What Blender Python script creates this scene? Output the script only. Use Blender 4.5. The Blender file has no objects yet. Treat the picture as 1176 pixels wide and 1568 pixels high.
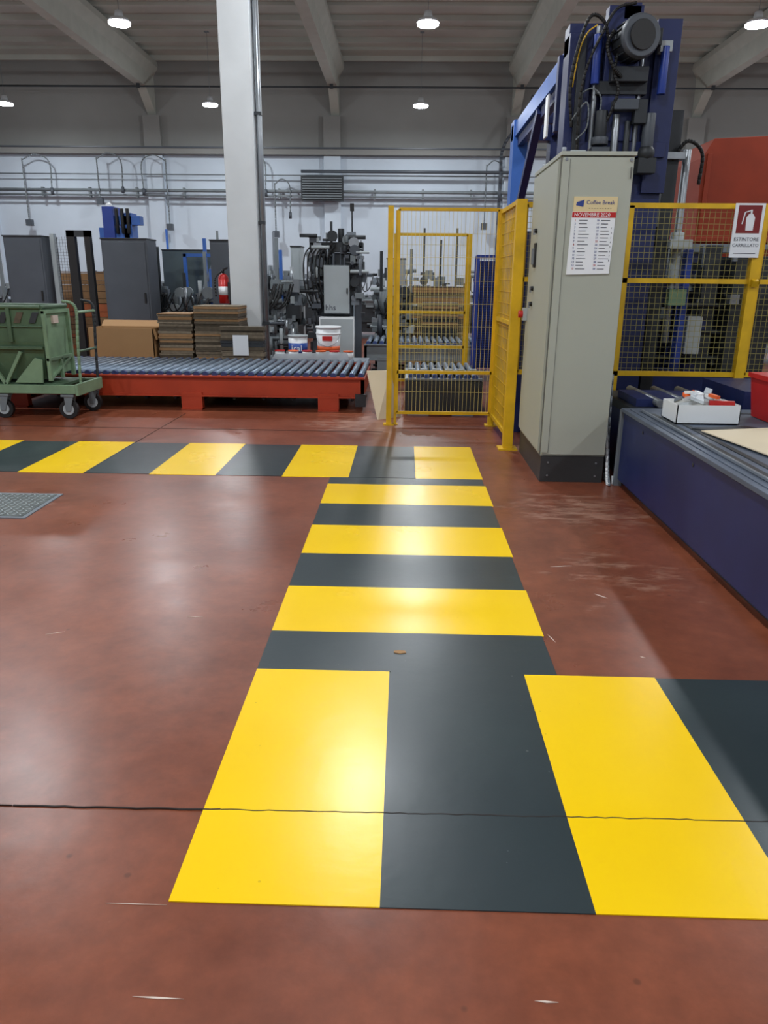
import bpy, bmesh, math, random
from mathutils import Matrix, Vector
random.seed(7)
S=bpy.context.scene
S.view_settings.view_transform='Standard'
S.view_settings.exposure=-0.06

# ---------------------------------------------------------------- materials
def lin(c):
    o=[]
    for v in c:
        v=v/255.0
        o.append(v/12.92 if v<=0.04045 else ((v+0.055)/1.055)**2.4)
    return tuple(o)+(1.0,)
def mat(name,c,rough=0.5,metal=0.0,var=0.12,scale=3.0,bump=0.0,bscale=60.0,emit=0.0,alpha=1.0,coat=0.0,spec=0.5):
    m=bpy.data.materials.new(name); m.use_nodes=True
    nt=m.node_tree; b=nt.nodes['Principled BSDF']
    b.inputs['Roughness'].default_value=rough
    b.inputs['Metallic'].default_value=metal
    b.inputs['Specular IOR Level'].default_value=spec
    b.inputs['Coat Weight'].default_value=coat
    L=lin(c)
    tc=nt.nodes.new('ShaderNodeTexCoord')
    n=nt.nodes.new('ShaderNodeTexNoise'); n.inputs['Scale'].default_value=scale; n.inputs['Detail'].default_value=5
    nt.links.new(tc.outputs['Object'],n.inputs['Vector'])
    r=nt.nodes.new('ShaderNodeValToRGB')
    r.color_ramp.elements[0].position=0.3; r.color_ramp.elements[1].position=0.7
    r.color_ramp.elements[0].color=tuple(v*(1-var) for v in L[:3])+(1,)
    r.color_ramp.elements[1].color=tuple(min(1,v*(1+var)) for v in L[:3])+(1,)
    nt.links.new(n.outputs['Fac'],r.inputs['Fac'])
    nt.links.new(r.outputs['Color'],b.inputs['Base Color'])
    if bump>0:
        n2=nt.nodes.new('ShaderNodeTexNoise'); n2.inputs['Scale'].default_value=bscale
        nt.links.new(tc.outputs['Object'],n2.inputs['Vector'])
        bp=nt.nodes.new('ShaderNodeBump'); bp.inputs['Strength'].default_value=bump; bp.inputs['Distance'].default_value=0.01
        nt.links.new(n2.outputs['Fac'],bp.inputs['Height']); nt.links.new(bp.outputs['Normal'],b.inputs['Normal'])
    if emit>0:
        b.inputs['Emission Color'].default_value=L; b.inputs['Emission Strength'].default_value=emit
    if alpha<1:
        b.inputs['Alpha'].default_value=alpha
    return m

def worn_mat(name,c,dirt,rough,speck):
    m=bpy.data.materials.new(name); m.use_nodes=True
    nt=m.node_tree; N=nt.nodes; Lk=nt.links; b=N['Principled BSDF']
    tc=N.new('ShaderNodeTexCoord'); b.inputs['Specular IOR Level'].default_value=.42
    def noise(s,d,r=.6):
        n=N.new('ShaderNodeTexNoise'); n.inputs['Scale'].default_value=s; n.inputs['Detail'].default_value=d; n.inputs['Roughness'].default_value=r
        Lk.new(tc.outputs['Object'],n.inputs['Vector']); return n
    n1=noise(1.3,3,.5); r1=N.new('ShaderNodeValToRGB'); e=r1.color_ramp.elements
    e[0].position=.45; e[0].color=lin(c); e[1].position=.95; e[1].color=lin(dirt)
    Lk.new(n1.outputs['Fac'],r1.inputs['Fac'])
    v=N.new('ShaderNodeTexVoronoi'); v.inputs['Scale'].default_value=17; Lk.new(tc.outputs['Object'],v.inputs['Vector'])
    n2=noise(3.1,3)
    sub=N.new('ShaderNodeMath'); sub.operation='MULTIPLY_ADD'; sub.inputs[1].default_value=.35; 
    Lk.new(n2.outputs['Fac'],sub.inputs[0]); Lk.new(v.outputs['Distance'],sub.inputs[2])
    r2=N.new('ShaderNodeValToRGB'); e=r2.color_ramp.elements
    e[0].position=.18; e[0].color=(1,1,1,1); e[1].position=.195; e[1].color=(0,0,0,1)
    Lk.new(sub.outputs[0],r2.inputs['Fac'])
    ml=N.new('ShaderNodeMath'); ml.operation='MULTIPLY'; ml.inputs[1].default_value=.6; Lk.new(r2.outputs['Color'],ml.inputs[0])
    mx=N.new('ShaderNodeMixRGB'); mx.inputs[2].default_value=lin(speck); Lk.new(ml.outputs[0],mx.inputs[0]); Lk.new(r1.outputs['Color'],mx.inputs[1])
    Lk.new(mx.outputs['Color'],b.inputs['Base Color'])
    n3=noise(1.1,4); mr=N.new('ShaderNodeMapRange'); mr.inputs['To Min'].default_value=rough-.06; mr.inputs['To Max'].default_value=rough+.08
    Lk.new(n3.outputs['Fac'],mr.inputs['Value']); Lk.new(mr.outputs[0],b.inputs['Roughness'])
    bp=N.new('ShaderNodeBump'); bp.inputs['Strength'].default_value=.1; bp.inputs['Distance'].default_value=.01
    n6=noise(7,5); Lk.new(n6.outputs['Fac'],bp.inputs['Height']); Lk.new(bp.outputs['Normal'],b.inputs['Normal'])
    return m

def floor_mat():
    m=bpy.data.materials.new('resin_floor_red'); m.use_nodes=True
    nt=m.node_tree; N=nt.nodes; Lk=nt.links; b=N['Principled BSDF']
    b.inputs['Specular IOR Level'].default_value=.45
    tc=N.new('ShaderNodeTexCoord')
    def noise(scale,detail=6,vec=None,rough=0.6):
        n=N.new('ShaderNodeTexNoise'); n.inputs['Scale'].default_value=scale; n.inputs['Detail'].default_value=detail
        n.inputs['Roughness'].default_value=rough
        Lk.new(vec or tc.outputs['Object'],n.inputs['Vector']); return n
    def math_(op,a,c,clamp=False):
        q=N.new('ShaderNodeMath'); q.operation=op; q.use_clamp=clamp
        for i,v in enumerate((a,c)):
            if isinstance(v,(int,float)): q.inputs[i].default_value=v
            else: Lk.new(v,q.inputs[i])
        return q.outputs[0]
    n1=noise(0.8,9,None,.7)
    r1=N.new('ShaderNodeValToRGB'); e=r1.color_ramp.elements
    e[0].position=.32; e[0].color=lin((96,48,32)); e[1].position=.68; e[1].color=lin((140,78,54))
    Lk.new(n1.outputs['Fac'],r1.inputs['Fac'])
    n2=noise(14,8)
    mx=N.new('ShaderNodeMixRGB'); mx.blend_type='OVERLAY'; mx.inputs[0].default_value=.35
    Lk.new(r1.outputs['Color'],mx.inputs[1]); Lk.new(n2.outputs['Fac'],mx.inputs[2])
    mp=N.new('ShaderNodeMapping'); mp.inputs['Scale'].default_value=(2.2,6,1); mp.inputs['Rotation'].default_value=(0,0,.25)
    Lk.new(tc.outputs['Object'],mp.inputs['Vector'])
    n3=noise(1.9,10,mp.outputs['Vector'],.78)
    acc=None
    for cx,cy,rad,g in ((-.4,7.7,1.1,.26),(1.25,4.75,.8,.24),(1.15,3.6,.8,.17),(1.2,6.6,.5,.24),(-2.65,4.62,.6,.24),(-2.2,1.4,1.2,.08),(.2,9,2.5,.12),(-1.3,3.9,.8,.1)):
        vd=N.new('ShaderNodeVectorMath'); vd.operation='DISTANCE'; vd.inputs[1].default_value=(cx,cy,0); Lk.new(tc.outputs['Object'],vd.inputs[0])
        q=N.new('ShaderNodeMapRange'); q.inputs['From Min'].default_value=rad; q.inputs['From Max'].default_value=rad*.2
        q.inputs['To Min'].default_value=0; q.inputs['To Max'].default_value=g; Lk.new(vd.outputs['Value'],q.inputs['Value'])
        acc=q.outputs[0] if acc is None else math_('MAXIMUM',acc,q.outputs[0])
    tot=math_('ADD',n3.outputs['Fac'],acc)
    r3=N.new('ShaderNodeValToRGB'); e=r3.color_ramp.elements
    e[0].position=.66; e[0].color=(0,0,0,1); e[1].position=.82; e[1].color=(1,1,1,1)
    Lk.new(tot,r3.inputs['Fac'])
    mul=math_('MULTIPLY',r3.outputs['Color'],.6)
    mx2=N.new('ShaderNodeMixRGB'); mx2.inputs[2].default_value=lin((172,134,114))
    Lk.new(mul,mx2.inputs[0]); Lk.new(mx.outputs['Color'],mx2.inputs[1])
    v=N.new('ShaderNodeTexVoronoi'); v.inputs['Scale'].default_value=5
    Lk.new(tc.outputs['Object'],v.inputs['Vector'])
    r4=N.new('ShaderNodeValToRGB'); e=r4.color_ramp.elements
    e[0].position=.03; e[0].color=(1,1,1,1); e[1].position=.055; e[1].color=(0,0,0,1)
    Lk.new(v.outputs['Distance'],r4.inputs['Fac'])
    mul2=math_('MULTIPLY',r4.outputs['Color'],.5)
    mx3=N.new('ShaderNodeMixRGB'); mx3.inputs[2].default_value=lin((60,34,28))
    Lk.new(mul2,mx3.inputs[0]); Lk.new(mx2.outputs['Color'],mx3.inputs[1])
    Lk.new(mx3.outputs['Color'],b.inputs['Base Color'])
    n5=noise(2.3,6)
    mr=N.new('ShaderNodeMapRange'); mr.inputs['To Min'].default_value=.2; mr.inputs['To Max'].default_value=.42
    Lk.new(n5.outputs['Fac'],mr.inputs['Value'])
    Lk.new(math_('ADD',mr.outputs[0],math_('MULTIPLY',r3.outputs['Color'],.2)),b.inputs['Roughness'])
    bp=N.new('ShaderNodeBump'); bp.inputs['Strength'].default_value=.14; bp.inputs['Distance'].default_value=.01
    n6=noise(5,6); Lk.new(n6.outputs['Fac'],bp.inputs['Height']); Lk.new(bp.outputs['Normal'],b.inputs['Normal'])
    return m

M={}
M['floor']=floor_mat()
M['yel']=worn_mat('marking_yellow',(248,204,0),(240,192,4),.25,(206,158,20))
M['dark']=worn_mat('marking_anthracite',(42,53,57),(54,66,68),.30,(104,110,108))
M['seam']=mat('joint_black',(34,22,18),.8)
M['wallw']=mat('plaster_white',(194,205,216),.8,var=.06,scale=.6)
M['wallg']=mat('plaster_grey',(134,134,131),.85,var=.06,scale=.5)
M['ceil']=mat('roof_concrete',(180,184,176),.85,var=.08,scale=.6)
M['beam']=mat('beam_concrete',(168,170,161),.85,var=.06)
M['pillar']=mat('pillar_white',(196,200,202),.7,var=.07,scale=1.5)
M['cab']=mat('cabinet_grey_beige',(168,172,160),.45,var=.03,scale=1)
M['cabs']=mat('cabinet_seam',(96,97,92),.6)
M['plinth']=mat('plinth_dark',(52,53,54),.5)
M['fy']=mat('fence_yellow',(216,172,18),.45,var=.15,scale=6)
M['fw']=mat('fence_wire_yellow',(215,198,120),.5)
M['fwd']=mat('fence_wire_dark',(146,138,76),.5)
M['navy']=mat('machine_navy',(22,35,84),.45,var=.15)
M['navy2']=mat('machine_navy_bright',(36,62,146),.4,var=.15)
M['blue']=mat('machine_blue',(52,98,176),.4,var=.12)
M['steel']=mat('steel',(150,155,160),.35,.7,var=.15)
M['alu']=mat('alu_grey',(122,130,138),.4,.3,var=.12)
M['top']=mat('machine_top_grey',(86,96,112),.5,.2,var=.15,scale=4)
M['dk']=mat('dark_grey_metal',(46,50,54),.5,.2,var=.2)
M['dk2']=mat('cover_dark_grey',(70,76,84),.45,var=.08)
M['blk']=mat('black_rubber',(18,18,19),.55)
M['mgrey']=mat('machine_grey',(112,120,124),.5,var=.12)
M['lgrey']=mat('machine_light_grey',(162,170,173),.45,var=.06)
M['red']=mat('conveyor_red',(176,60,30),.45,var=.12)
M['roll']=mat('roller_steel',(112,126,142),.42,.6,var=.1)
M['rollend']=mat('roller_blue_cap',(44,62,110),.5)
M['green']=mat('cart_green',(68,92,68),.5,var=.18,scale=5)
M['lgreen']=mat('cart_light_green',(116,144,114),.5,var=.15,scale=6)
M['card']=mat('cardboard',(146,112,76),.8,var=.12,scale=8)
M['cardg']=mat('cardboard_grey_edge',(124,112,94),.85,var=.2,scale=20)
M['cardd']=mat('cardboard_dark_edge',(84,74,60),.85,var=.2,scale=20)
M['kraft']=mat('kraft_paper',(158,120,78),.7,var=.06)
M['cream']=mat('cream_board',(216,202,174),.6,var=.04)
M['white']=mat('white_plastic',(226,230,232),.4,var=.03)
M['film']=mat('clear_film',(214,222,228),.15,var=.1,alpha=.55)
M['bluec']=mat('blue_label',(40,74,150),.4)
M['redp']=mat('red_plastic',(184,30,28),.4)
M['orange']=mat('orange_label',(222,96,40),.5)
M['hop']=mat('hopper_orange_red',(132,46,20),.6,var=.1,spec=.3)
M['paper']=mat('paper_white',(228,232,236),.6,var=.01)
M['paperb']=mat('paper_beige',(214,196,150),.6,var=.02)
M['ink']=mat('ink_dark',(40,44,60),.6)
M['inkb']=mat('ink_blue',(40,60,130),.6)
M['signred']=mat('sign_maroon',(120,26,26),.4)
M['plate']=mat('steel_plate_worn',(84,90,88),.5,.4,var=.35,scale=14,bump=.2,bscale=30)
M['chalk']=mat('scratch_white',(205,188,176),.7)
M['glassg']=mat('panel_greygreen',(92,104,106),.2,.2,var=.1)
M['lamp']=mat('lamp_emitter',(240,246,255),.5,emit=40,var=0)
M['orangep']=mat('orange_paint',(176,96,56),.5)
M['lampw']=mat('lamp_white_housing',(200,204,206),.5)

# ---------------------------------------------------------------- builder
class B:
    def __init__(s): s.bm=bmesh.new(); s.m=[]
    def mi(s,k):
        if k not in s.m: s.m.append(k)
        return s.m.index(k)
    def hexa(s,v,k):
        i=s.mi(k); vs=[s.bm.verts.new(p) for p in v]
        for f in ((3,2,1,0),(4,5,6,7),(0,1,5,4),(1,2,6,5),(2,3,7,6),(3,0,4,7)):
            fc=s.bm.faces.new([vs[j] for j in f]); fc.material_index=i
    def box(s,x0,x1,y0,y1,z0,z1,k):
        s.hexa([(x0,y0,z0),(x1,y0,z0),(x1,y1,z0),(x0,y1,z0),(x0,y0,z1),(x1,y0,z1),(x1,y1,z1),(x0,y1,z1)],k)
    def cyl(s,p0,p1,r,k,n=10,r2=None,cap=True):
        p0=Vector(p0);p1=Vector(p1); d=p1-p0
        if d.length<1e-6: return
        r2=r if r2 is None else r2
        q=d.to_track_quat('Z','Y').to_matrix(); i=s.mi(k); a=[];b=[]
        for j in range(n):
            t=2*math.pi*(j+.5)/n; o=q@Vector((math.cos(t),math.sin(t),0))
            a.append(s.bm.verts.new(p0+o*r)); b.append(s.bm.verts.new(p1+o*r2))
        for j in range(n):
            f=s.bm.faces.new([a[j],a[(j+1)%n],b[(j+1)%n],b[j]]); f.material_index=i; f.smooth=n>=8
        if cap:
            f=s.bm.faces.new(a[::-1]); f.material_index=i
            f=s.bm.faces.new(b); f.material_index=i
    def beam(s,p0,p1,w,k): s.cyl(p0,p1,w*.7071,k,4)
    def path(s,pts,r,k,n=8):
        for a,b in zip(pts[:-1],pts[1:]): s.cyl(a,b,r,k,n)
    def smoothpath(s,pts,r,k,n=8,sub=6):
        P=[Vector(p) for p in pts]; P=[P[0]*2-P[1]]+P+[P[-1]*2-P[-2]]; out=[]
        for i in range(1,len(P)-2):
            for j in range(sub):
                t=j/sub; a,b,c,d=P[i-1],P[i],P[i+1],P[i+2]
                out.append(.5*((2*b)+(c-a)*t+(2*a-5*b+4*c-d)*t*t+(3*b-a-3*c+d)*t**3))
        out.append(P[-2]); s.path(out,r,k,n)
    def prism(s,poly,axis,a0,a1,k):
        i=s.mi(k)
        def P(u,v,a):
            return {'X':(a,u,v),'Y':(u,a,v),'Z':(u,v,a)}[axis]
        A=[s.bm.verts.new(P(u,v,a0)) for u,v in poly]; C=[s.bm.verts.new(P(u,v,a1)) for u,v in poly]
        n=len(poly)
        for f in [A,C[::-1]]+[[A[(j+1)%n],A[j],C[j],C[(j+1)%n]] for j in range(n)]:
            s.bm.faces.new(f).material_index=i
    def sphere(s,c,r,k,sc=(1,1,1)):
        i=s.mi(k)
        res=bmesh.ops.create_uvsphere(s.bm,u_segments=14,v_segments=8,radius=r,matrix=Matrix.Translation(c)@Matrix.Diagonal((*sc,1)))
        for v in res['verts']:
            for f in v.link_faces: f.material_index=i; f.smooth=True
    def text(s,txt,size,mtx,k,ext=.0005,align='CENTER'):
        c=bpy.data.curves.new('t','FONT'); c.body=txt; c.size=size; c.extrude=ext; c.align_x=align; c.resolution_u=2
        o=bpy.data.objects.new('t',c); S.collection.objects.link(o)
        dg=bpy.context.evaluated_depsgraph_get(); me=bpy.data.meshes.new_from_object(o.evaluated_get(dg))
        me.transform(mtx); i=s.mi(k); n0=len(s.bm.faces)
        s.bm.from_mesh(me); s.bm.faces.ensure_lookup_table()
        for f in s.bm.faces[n0:]: f.material_index=i
        bpy.data.objects.remove(o); bpy.data.curves.remove(c); bpy.data.meshes.remove(me)
    def wires(s,p0,p1,z0,z1,k,sx=.05,sz=.1,wr=.0025):
        p0=Vector((*p0,0));p1=Vector((*p1,0)); L=(p1-p0).length; n=max(1,int(L/sx))
        for j in range(1,n):
            p=p0.lerp(p1,j/n); s.cyl((p.x,p.y,z0),(p.x,p.y,z1),wr,k,4,cap=False)
        m=max(1,int((z1-z0)/sz))
        for j in range(1,m):
            z=z0+(z1-z0)*j/m; s.cyl((p0.x,p0.y,z),(p1.x,p1.y,z),wr,k,4,cap=False)
    def panel(s,p0,p1,z0,z1,k,wk,fr=.03,sx=.05,sz=.1,wr=.0025,rails=()):
        for z in [z0,z1]+list(rails): s.beam((*p0,z),(*p1,z),fr,k)
        for p in (p0,p1): s.beam((*p,z0),(*p,z1),fr,k)
        s.wires(p0,p1,z0,z1,wk,sx,sz,wr)
    def done(s,name,bevel=0,parent=None):
        bmesh.ops.recalc_face_normals(s.bm,faces=s.bm.faces)
        me=bpy.data.meshes.new(name); s.bm.to_mesh(me); s.bm.free()
        for k in s.m: me.materials.append(M[k])
        o=bpy.data.objects.new(name,me); S.collection.objects.link(o)
        if bevel:
            md=o.modifiers.new('bevel','BEVEL'); md.width=bevel; md.segments=2; md.limit_method='ANGLE'; md.angle_limit=.9
        if parent: o.parent=parent
        return o

# ---------------------------------------------------------------- room shell
XW,XE,YS,YN,ZC=-17.0,17.0,-9.0,27.0,8.25
b=B(); b.box(XW,XE,YS,YN,-.2,0,'floor'); b.done('floor')
b=B(); b.box(XW-.3,XE+.3,YN,YN+.3,-.2,5.5,'wallw'); b.box(XW-.3,XE+.3,YN,YN+.3,5.5,ZC+.2,'wallg'); b.done('wall_north')
for bx in (-14.3,-8.46,-2.5,3.5,9.34,15.2):
    b=B(); b.box(bx-.28,bx+.28,YN-.18,YN,0,5.35,'wallw'); b.box(bx-.28,bx+.28,YN-.18,YN,5.35,6.55,'wallg'); b.done('wall_pilaster')
b=B(); b.box(XW,XE,YN-.3,YN-.001,5.38,5.55,'wallg'); b.box(XW,XE,YN-.34,YN-.001,5.55,5.6,'dk2'); b.done('trim_1')
for nm,x0,x1,y0,y1 in (('wall_west',XW-.3,XW,YS,YN),('wall_east',XE,XE+.3,YS,YN),('wall_south',XW-.3,XE+.3,YS-.3,YS)):
    b=B(); b.box(x0,x1,y0,y1,-.2,5.5,'wallw'); b.box(x0,x1,y0,y1,5.5,ZC+.2,'wallg'); b.done(nm)
b=B(); b.box(XW,XE,YS,YN,ZC,ZC+.2,'ceil')
y=YS+.6
j=0
while y<YN:
    b.box(XW,XE,y-.05,y+.05,ZC-(.14 if j%2 else .08),ZC,'ceil'); y+=.95; j+=1
b.done('ceiling')
for bx in (-14.3,-8.46,-2.4,3.5,9.34,15.2):
    b=B()
    b.prism([(bx-.14,7.25),(bx+.14,7.25),(bx+.14,7.7),(bx+.3,7.95),(bx+.3,ZC-.14),(bx-.3,ZC-.14),(bx-.3,7.95),(bx-.14,7.7)],'Y',YS,YN,'beam')
    b.prism([(YN-.0,6.6),(YN-.9,7.25),(YN,7.25)],'X',bx-.14,bx+.14,'beam')
    b.done('roof_beam')
b=B(); b.cyl((XW,YN-1.2,7.16),(XE,YN-1.2,7.16),.028,'dk',8)
for bx in (-14.3,-8.46,-2.4,3.5,9.34,15.2): b.box(bx-.05,bx+.05,YN-1.23,YN-1.17,7.12,7.25,'dk')
b.done('ceiling_conduit')

# ---------------------------------------------------------------- lamps
def lamp(x,y):
    b=B()
    z=6.2
    b.cyl((x,y,z+.04),(x,y,z+.1),.22,'lampw',20,.18); b.cyl((x,y,z+.1),(x,y,z+.24),.1,'lampw',16,.07)
    b.cyl((x,y,z+.24),(x,y,ZC-.19),.006,'mgrey',6); b.box(x-.06,x+.06,y-.06,y+.06,ZC-.2,ZC-.18,'mgrey')
    b.cyl((x,y,z+.0),(x,y,z+.04),.21,'lamp',20)
    o=b.done('high_bay_lamp')
    l=bpy.data.lights.new('lamp_light','AREA'); l.shape='DISK'; l.size=.40; l.energy=LE; l.color=(.92,.965,1.0)
    lo=bpy.data.objects.new('lamp_light',l); lo.location=(x,y,z-.012); S.collection.objects.link(lo); lo.parent=o
    l=bpy.data.lights.new('ceiling_fill','POINT'); l.shadow_soft_size=.1; l.energy=LP; l.color=(.92,.965,1.0)  # added point light below the disc, brightens the ceiling; no real bulb
    lo=bpy.data.objects.new('ceiling_fill',l); lo.location=(x,y,z-.14); S.collection.objects.link(lo); lo.parent=o
LE,LP=128,60
for y in (23.7,16.6,9.6,2.6,-4.4):  # lamps near and behind the camera are out of view, added as fill
    for x in (-11.7,-5.71,.35 if y>12 else -.55,6.69,12.8): lamp(x,y)

# ---------------------------------------------------------------- floor markings
b=B(); Z0,Z1=0,.003
def st(x0,x1,y0,y1,k): b.box(x0,x1,y0,y1,Z0,Z1,k)
xs=[-.55,-.035,.485,.985,1.49]
ks=['yel','dark','yel','dark']
for i in range(4): st(xs[i],xs[i+1],1.42,2.55 if ks[i]=='yel' else 2.545,ks[i])
ys=[(2.55,2.88,'dark'),(2.88,3.37,'yel'),(3.37,3.83,'dark'),(3.83,4.33,'yel'),(4.33,4.79,'dark'),(4.79,5.30,'yel'),(5.30,5.49,'dark')]
for a,c,k in ys: st(-.55,.62 if k=='yel' else .612,a,c,k)
st(-.03,.48,2.545,2.551,'dark')
x=.62; k='yel'
while x>-16:
    w=.515; st(x-w,x,5.50 if k=='dark' else 5.49,6.64 if k=='yel' else 6.62,k); x-=w; k='dark' if k=='yel' else 'yel'
b.done('walkway_floor_marking')
b=B()
def crack(p0,p1,w,seg=40,amp=.003):
    pts=[]
    for i in range(seg+1):
        t=i/seg; pts.append((p0[0]+(p1[0]-p0[0])*t+random.uniform(-amp,amp),p0[1]+(p1[1]-p0[1])*t+random.uniform(-amp,amp)))
    d=Vector((p1[0]-p0[0],p1[1]-p0[1])).normalized(); n=Vector((-d.y,d.x))*w/2
    for a,c in zip(pts[:-1],pts[1:]):
        b.hexa([(a[0]-n.x,a[1]-n.y,0),(c[0]-n.x,c[1]-n.y,0),(c[0]+n.x,c[1]+n.y,0),(a[0]+n.x,a[1]+n.y,0),
                (a[0]-n.x,a[1]-n.y,.0035),(c[0]-n.x,c[1]-n.y,.0035),(c[0]+n.x,c[1]+n.y,.0035),(a[0]+n.x,a[1]+n.y,.0035)],'seam')
crack((-6,1.72),(-1.1,1.742),.003,100,.002); crack((-1.1,1.742),(-.5,1.748),.005,20,.002); crack((-.5,1.748),(1.59,1.765),.0036,90,.0022)
crack((-8,7.35),(-.2,7.3),.006,60)
crack((-6,11.2),(-2.6,11.2),.008,20)
crack((-2.46,5.5),(-2.46,6.64),.004,20,.001)
crack((-2.46,6.64),(-2.44,8.2),.004,20,.002)
b.done('floor_joint')
b=B()
for (x0,y0,x1,y1,w) in [(-.55,1.17,-.44,1.168,.004),(.30,1.19,.35,1.188,.004),(-.7,1.41,-.55,1.41,.002),(-.95,3.0,-.88,3.0,.004),(.95,3.35,1.0,3.3,.008),(.8,3.7,.92,3.72,.006),(-1.5,2.8,-1.43,2.83,.003),(.66,2.83,.64,2.9,.004),(.98,2.72,1.0,2.71,.008)]:
    d=Vector((x1-x0,y1-y0)).normalized(); n=Vector((-d.y,d.x))*w/2
    P=[(x0,y0),(x0+(x1-x0)*.5-n.x*1.4,y0+(y1-y0)*.5-n.y*1.4),(x1,y1),(x0+(x1-x0)*.45+n.x,y0+(y1-y0)*.45+n.y)]
    b.prism(P,'Z',0,.0015,'chalk')
b.done('floor_scratches')
b=B(); b.prism([(-.02,2.70),(.005,2.692),(.03,2.70),(.026,2.716),(.0,2.72),(-.02,2.714)],'Z',.003,.006,'kraft'); b.done('cardboard_scrap')
b=B(); b.box(-2.95,-2.36,4.35,4.9,0,.006,'alu'); b.box(-2.92,-2.39,4.38,4.87,.006,.008,'plate')
for i in range(13):
    for j in range(12):
        cx=-2.89+i*.0395; cy=4.405+j*.04; a=math.pi/4 if (i+j)%2 else -math.pi/4
        d=Vector((math.cos(a),math.sin(a)))*.016; n=Vector((-d.y,d.x))*.32
        b.prism([(cx-d.x,cy-d.y),(cx+n.x,cy+n.y),(cx+d.x,cy+d.y),(cx-n.x,cy-n.y)],'Z',.008,.012,'lgrey')
b.done('floor_hatch')

# ---------------------------------------------------------------- control cabinet
b=B(); X0,X1,Y0,Y1=1.04,1.52,5.46,6.52
b.box(X0+.005,X1-.005,Y0+.01,Y1,0,.2,'plinth')
for x in (X0+.06,X1-.06): 
    for z in (.05,.15): b.cyl((x,Y0+.012,z),(x,Y0+.004,z),.008,'steel',8)
b.box(X0,X1,Y0+.02,Y1,.2,2.26,'cab')
b.box(X0+.004,X1-.004,Y0,Y0+.022,.215,2.25,'cab')
b.box(X0-.012,X1+.01,Y0-.008,Y1+.01,2.26,2.285,'cab')
b.box(X0-.018,X0,Y0+.05,Y1-.03,.23,2.24,'cab')
b.box(X0-.004,X0,Y0+.02,Y0+.05,.2,2.26,'cabs')
b.box(X0,X0+.05,Y0-.006,Y0,.23,2.24,'cab'); b.box(X0+.048,X0+.05,Y0-.007,Y0,.23,2.24,'cabs')
b.cyl((X1-.025,Y0-.004,2.235),(X1-.025,Y0-.01,2.235),.01,'steel',8)
b.cyl((X0+.025,Y0-.004,2.235),(X0+.025,Y0-.01,2.235),.01,'steel',8)
b.beam((X1-.02,Y0-.006,2.19),(X1-.02,Y0-.006,2.12),.008,'cabs')
for y,z in ((6.2,1.83),(6.2,1.4),(6.22,1.28)):
    b.cyl((X0-.018,y,z),(X0-.04,y,z),.018,'blk',10); b.beam((X0-.04,y,z+.015),(X0-.04,y,z-.03),.018,'steel')
b.box(X0-.03,X0-.018,6.16,6.24,1.56,1.74,'blk'); b.box(X0-.05,X0-.03,6.19,6.21,1.58,1.70,'steel')
b.box(X0-.05,X0-.018,6.42,6.5,1.14,1.24,'lgrey'); b.cyl((X0-.05,6.46,1.19),(X0-.085,6.46,1.19),.03,'redp',12)
b.box(X0+.1,X0+.2,5.7,5.95,2.285,2.33,'lgrey')
for y in (5.6,6.35): b.cyl((X0+.03,y,2.285),(X0+.03,y,2.33),.015,'steel',8)
b.done('control_cabinet',.004)
b=B()
def fm(x,y,z): return Matrix.Translation((x,y,z))@Matrix.Rotation(math.pi/2,4,'X')
yc=Y0-.0085
b.box(1.135,1.43,yc,Y0-.0001,1.91,2.005,'paperb')
b.hexa([(1.12,yc,1.50),(1.415,yc,1.51),(1.415,Y0-.0001,1.51),(1.12,Y0-.0001,1.50),(1.13,yc,1.91),(1.425,yc,1.91),(1.425,Y0-.0001,1.91),(1.13,Y0-.0001,1.91)],'paper')
b.box(1.13,1.425,yc-.001,yc,1.872,1.908,'redp')
b.text('Coffee Break',.036,fm(1.315,yc-.001,1.957),'inkb'); b.text('- - - - - - - - -',.03,fm(1.315,yc-.001,1.925),'ink')
b.hexa([(1.15,yc-.001,1.95),(1.2,yc-.001,1.94),(1.2,yc,1.94),(1.15,yc,1.95),(1.155,yc-.001,1.97),(1.205,yc-.001,1.985),(1.205,yc,1.985),(1.155,yc,1.97)],'inkb')
b.text('NOVEMBRE 2020',.033,fm(1.265,yc-.002,1.879),'paper')
for i in range(15):
    z=1.85-i*.0225
    for c,xx in ((0,1.15),(1,1.30)):
        b.text(str(i+1+c*15),.018,fm(xx,yc-.001,z),'redp' if (i+c)%7==0 else 'inkb',align='LEFT')
        b.box(xx+.03,xx+.03+random.uniform(.04,.075),yc-.001,yc,z+.003,z+.007,'ink')
for i in range(8): b.text(str(1+i),.016,fm(1.405,yc-.001,1.80-i*.03),'ink')
b.done('paper_calendar')
b=B()
b.smoothpath([(1.545,5.62,.9),(1.55,5.6,.5),(1.55,5.5,.15),(1.545,5.42,.012),(1.548,5.38,.012)],.011,'white')
b.smoothpath([(1.555,5.6,.8),(1.56,5.56,.35),(1.56,5.48,.1),(1.555,5.40,.015),(1.545,5.36,.015)],.009,'alu')
b.smoothpath([(1.54,5.7,.5),(1.54,5.6,.25),(1.54,5.5,.05),(1.545,5.43,.012)],.008,'blk')
b.done('cable_bundle')

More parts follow.
